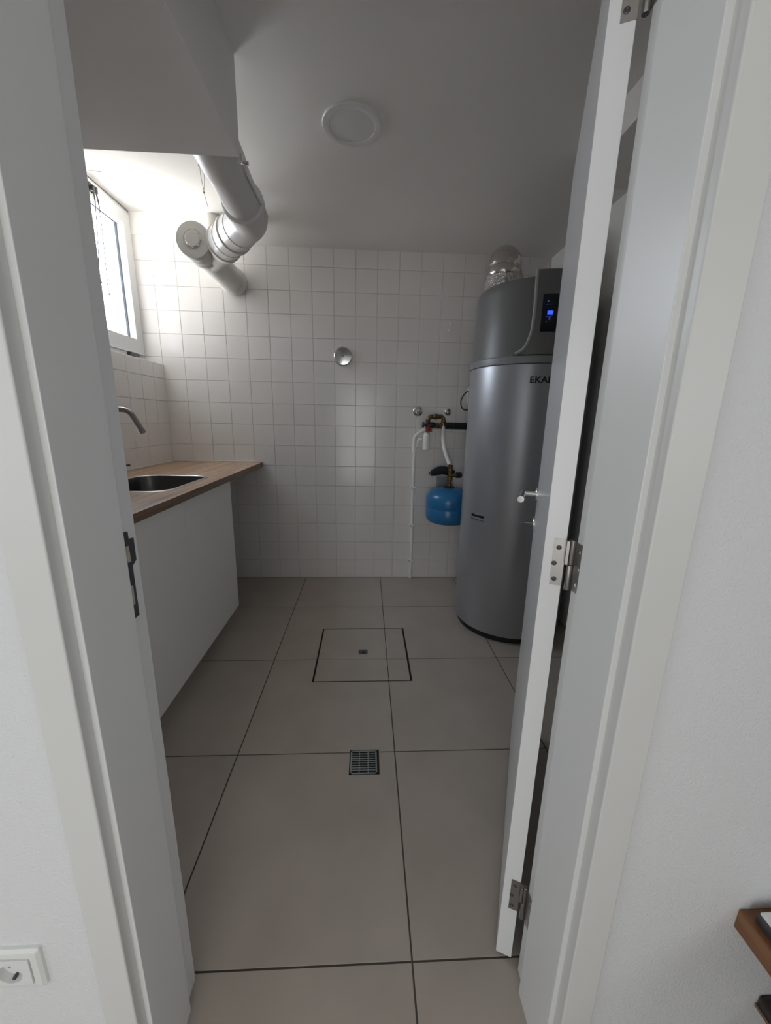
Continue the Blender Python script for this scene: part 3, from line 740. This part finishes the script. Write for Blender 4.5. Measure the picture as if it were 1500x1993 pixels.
ins = thing('insulated_pipe', 'black foam insulated pipe running behind the heater at mid height', 'pipe', (.7,YV,1.229))
finish('foam_sleeve', TB(spline([(.575,YV,1.228),(.60,YV,1.231),(.70,YV,1.231),(.84,YV,1.231)], 6), [.017]+[.0235]*17+[.0235], 20), 'foam', ins)
finish('cable_tie', LT([(.0245,-.002),(.0245,.002)], (.640,YV,1.231), (1,0,0), 20), 'black', ins)

cd = thing('condensate_pipe', 'thin white plastic drain pipe running down the tiles to the floor', 'pipe', (.36,2.96,0))
finish('tube', TB(fillet([(.86,2.955,1.190),(.60,2.955,1.197),(.42,2.955,1.196),(.357,2.955,1.145),(.357,2.955,1.060)], .05, 6), .0125, 14), 'conduit', cd)
finish('down_pipe', TB([(.362,2.962,1.075),(.361,2.962,.7),(.366,2.962,.30),(.364,2.962,.002)], .0115, 14), 'conduit', cd)
finish('joint', LT([(.0145,0),(.016,.004),(.016,.035),(.0145,.04)], (.361,2.960,1.03), seg=18), 'conduit', cd)
finish('side_tube', TB(fillet([(.416,2.938,1.128),(.388,2.945,1.128),(.380,2.957,1.075),(.368,2.960,1.06)], .025, 5), .010, 12), 'conduit', cd)
for z in (.755,.454,.156):
    c = finish('pipe_clip', BX((.343,YB-.034,z-.008), (.381,YB-.0005,z+.008)), 'conduit', cd, smooth=False, bevel=.003)
    finish('clip_screw', LT([(.004,0),(.003,.002),(0,.002)], (.349,YB-.034,z), (0,-1,0), 8), 'strikegrey', c)
fn = thing('siphon', 'white plastic drip siphon hanging below the red valve handle', 'siphon', (.446,2.93,1.05))
finish('siphon_body', LT([(.022,1.050),(.026,1.053),(.0265,1.115),(.0275,1.118),(.0275,1.150),(.024,1.153),(.022,1.172),(.014,1.178)], (.446,2.93,0), seg=28), 'conduit', fn)
finish('drip_pin', LT([(.005,1.176),(.005,1.20)], (.446,2.93,0), seg=10), 'conduit', fn)

et = thing('expansion_tank', 'blue enamelled expansion vessel hanging on the wall beside the heater', 'expansion tank', (.612,2.80,.51))
EO = Vector((.612,2.805,0)); ER = .166
finish('vessel', LT([(.0,.512),(.05,.513),(.10,.518),(.140,.530),(.160,.549),(ER,.575),(ER,.638),(ER-.0012,.6405),(ER,.643),(ER,.700),(.161,.726),(.146,.750),(.118,.768),(.08,.779),(.04,.784),(.0,.785)], EO, seg=72, cap=False), 'blue', et, angle=50)
lab(finish('neck', LT([(.040,.782),(.040,.790),(.030,.794),(.022,.796)], EO, seg=28), 'black', et), 'black collar on the vessel neck')
lab(finish('bracket', BX((.545,2.93,.765), (.625,2.979,.850)), 'bandgrey', et, smooth=False, bevel=.003), 'grey wall bracket')
vs = thing('valve_stack', 'tarnished brass valve cross standing on the blue vessel', 'valve', (.612,2.805,.79))
finish('stem', LT([(.013,.797),(.020,.799),(.020,.812),(.014,.816),(.014,.835),(.021,.84),(.021,.868),(.014,.872),(.014,.905),(.019,.91),(.019,.928),(.012,.932),(.010,.952)], EO, seg=12), 'brass', vs)
finish('side_arm', TB([(.612,2.805,.876),(.700,2.805,.880)], .014, 12), 'brass', vs)
lab(finish('arm_sleeve', LT([(.018,0),(.021,.004),(.021,.036),(.016,.042)], (.655,2.805,.878), (1,0,.04), 16), 'black', vs), 'black coupling')
lab(finish('arm_hose', TB([(.695,2.805,.8795),(.86,2.82,.885)], .0085, 10), 'conduit', vs), 'white tube end')
lab(finish('stem_nut', LT([(.016,-.008),(.0185,-.006),(.0185,.006),(.016,.008)], EO+Vector((0,0,.944)), (0,0,1), 6), 'brass', vs, smooth=False), 'hexagonal nut')
inl = thing('insulated_elbow', 'black foam wrapped pipe elbow arching left of the brass valve', 'pipe', (.56,2.84,.89))
finish('foam_sleeve', TB(spline([(.490,2.875,.868),(.515,2.870,.892),(.555,2.86,.905),(.60,2.852,.902),(.645,2.85,.880)], 6), [.010,.016,.020]+[.027]*6+[.031]*12+[.028]*4, 20), 'foam', inl)
finish('elbow_end', TB([(.49,2.875,.868),(.49,2.978,.868)], .010, 10), 'brass', inl)
hs = thing('flexible_hose', 'white flexible hose from the brass bridge down to the blue vessel', 'hose', (.58,2.9,1.1))
finish('hose', TB(spline([(.567,YV,1.226),(.566,2.915,1.16),(.572,2.885,1.08),(.588,2.845,1.01),(.608,2.812,.955)], 8), .0150, 16), 'conduit', hs)
finish('ferrule', LT([(.011,0),(.0125,.003),(.0125,.028),(.011,.03)], (.567,YV,1.212), seg=14), 'nickel', hs)
pc = thing('power_cable', 'black looped cable with a white plug beside the heater', 'cable', (.75,2.96,1.49))
finish('cable', TB(spline([(.752,2.955,1.487),(.722,2.950,1.466),(.696,2.945,1.425),(.694,2.945,1.385),(.712,2.945,1.353),(.745,2.945,1.347),(.80,2.95,1.36)], 8), .0042, 10), 'black', pc)
finish('plug', LT([(.010,0),(.017,.006),(.017,.034),(.013,.040)], (.758,2.978,1.494), (0,-1,0), 20), 'switch', pc)
tag(finish('socket_box', BX((.745,YB-.016,1.395), (.83,YB-.0005,1.48)), 'switch', smooth=False, bevel=.004), 'white socket box on the tiles half hidden behind the heater', 'socket')

# ------------------------------------------------------------------ hall: socket and shelves
sx, sz = -.562, .382; y = YF
so = thing('wall_socket', 'white square wall socket on the textured wall left of the door frame', 'socket', (sx,YF,sz))
bm = bmesh.new(); rows = []
for ins_, yy in ((0,y),(0,y-.005),(.004,y-.009),(.013,y-.010),(.0145,y-.0085)):
    rows.append([bm.verts.new((px,yy,pz)) for px,pz in rrect(sx-.0425+ins_,sz-.0425+ins_,sx+.0425-ins_,sz+.0425-ins_,.004,3)])
for a,b in zip(rows, rows[1:]):
    for i in range(len(a)): bm.faces.new((a[i],a[(i+1)%len(a)],b[(i+1)%len(a)],b[i]))
finish('socket_frame', bm, 'switch', so, smooth=False)
ins2 = rrect(sx-.0275,sz-.0275,sx+.0275,sz+.0275,.003,3)
bm = bmesh.new(); n = len(ins2); m2 = 32
ov = []
for i in range(m2):
    a = 2*PI*i/m2; dx, dz = math.cos(a), math.sin(a); k = .0275/max(abs(dx),abs(dz)); ov.append(bm.verts.new((sx+dx*k,y-.0115,sz+dz*k)))
n = m2
iv = [bm.verts.new((sx-.005+math.cos(2*PI*i/m2)*.0195,y-.0115,sz-.003+math.sin(2*PI*i/m2)*.0195)) for i in range(m2)]
for i in range(m2): bm.faces.new((ov[i],ov[(i+1)%m2],iv[(i+1)%m2],iv[i]))
ob = [bm.verts.new((v.co.x,y-.0085,v.co.z)) for v in ov]
for i in range(n): bm.faces.new((ov[i],ov[(i+1)%n],ob[(i+1)%n],ob[i]))
ib = [bm.verts.new((v.co.x*.98+(sx-.005)*.02,y-.0005,v.co.z*.98+(sz-.003)*.02)) for v in iv]
for i in range(m2): bm.faces.new((iv[i],ib[i],ib[(i+1)%m2],iv[(i+1)%m2]))
bm.faces.new(ib)
finish('socket_insert', bm, 'switch', so, smooth=False)
finish('contact_hole', LT([(.0026,.0),(.0026,.0006),(0,.0006)], (sx-.0145,y-.0005,sz-.003), (0,-1,0), 12), 'dark', so)
finish('contact_hole', BX((-.0024,-.0006,-.008), (.0024,0,.008), Matrix.Translation((sx+.0065,y-.0006,sz-.005)) @ Matrix.Rotation(.75,4,'Y')), 'dark', so, smooth=False)
finish('earth_clip', BX((sx-.007,y-.008,sz-.022), (sx-.003,y-.001,sz-.018)), 'strikegrey', so, smooth=False)

tag(finish('wall_shelf', BX((.662,.13,.392), (1.35,YF-.0005,.434)), 'shelfwood', smooth=False, bevel=.0015), 'brown wooden wall shelf with a white device on it', 'shelf')
rb = thing('router', 'flat white box with grey sides lying on the brown wooden shelf', 'box', (.80,.33,.434))
finish('base', BX((.674,.22,.4342), (.95,.455,.452)), 'strikegrey', rb, smooth=False, bevel=.002)
finish('lid', BX((.676,.222,.452), (.948,.453,.458)), 'switch', rb, smooth=False, bevel=.002)
ls = thing('lower_shelf', 'nearly black wooden shelf end below the brown shelf', 'shelf', (1.0,.4,.2))
finish('board', BX((.756,.17,.172), (1.35,YF-.0005,.207)), 'darkwood', ls, smooth=False, bevel=.006)
lab(finish('edge_strip', BX((.7545,.172,.177), (.757,YF-.001,.184)), 'edgewood', ls, smooth=False), 'lighter brown edge line')
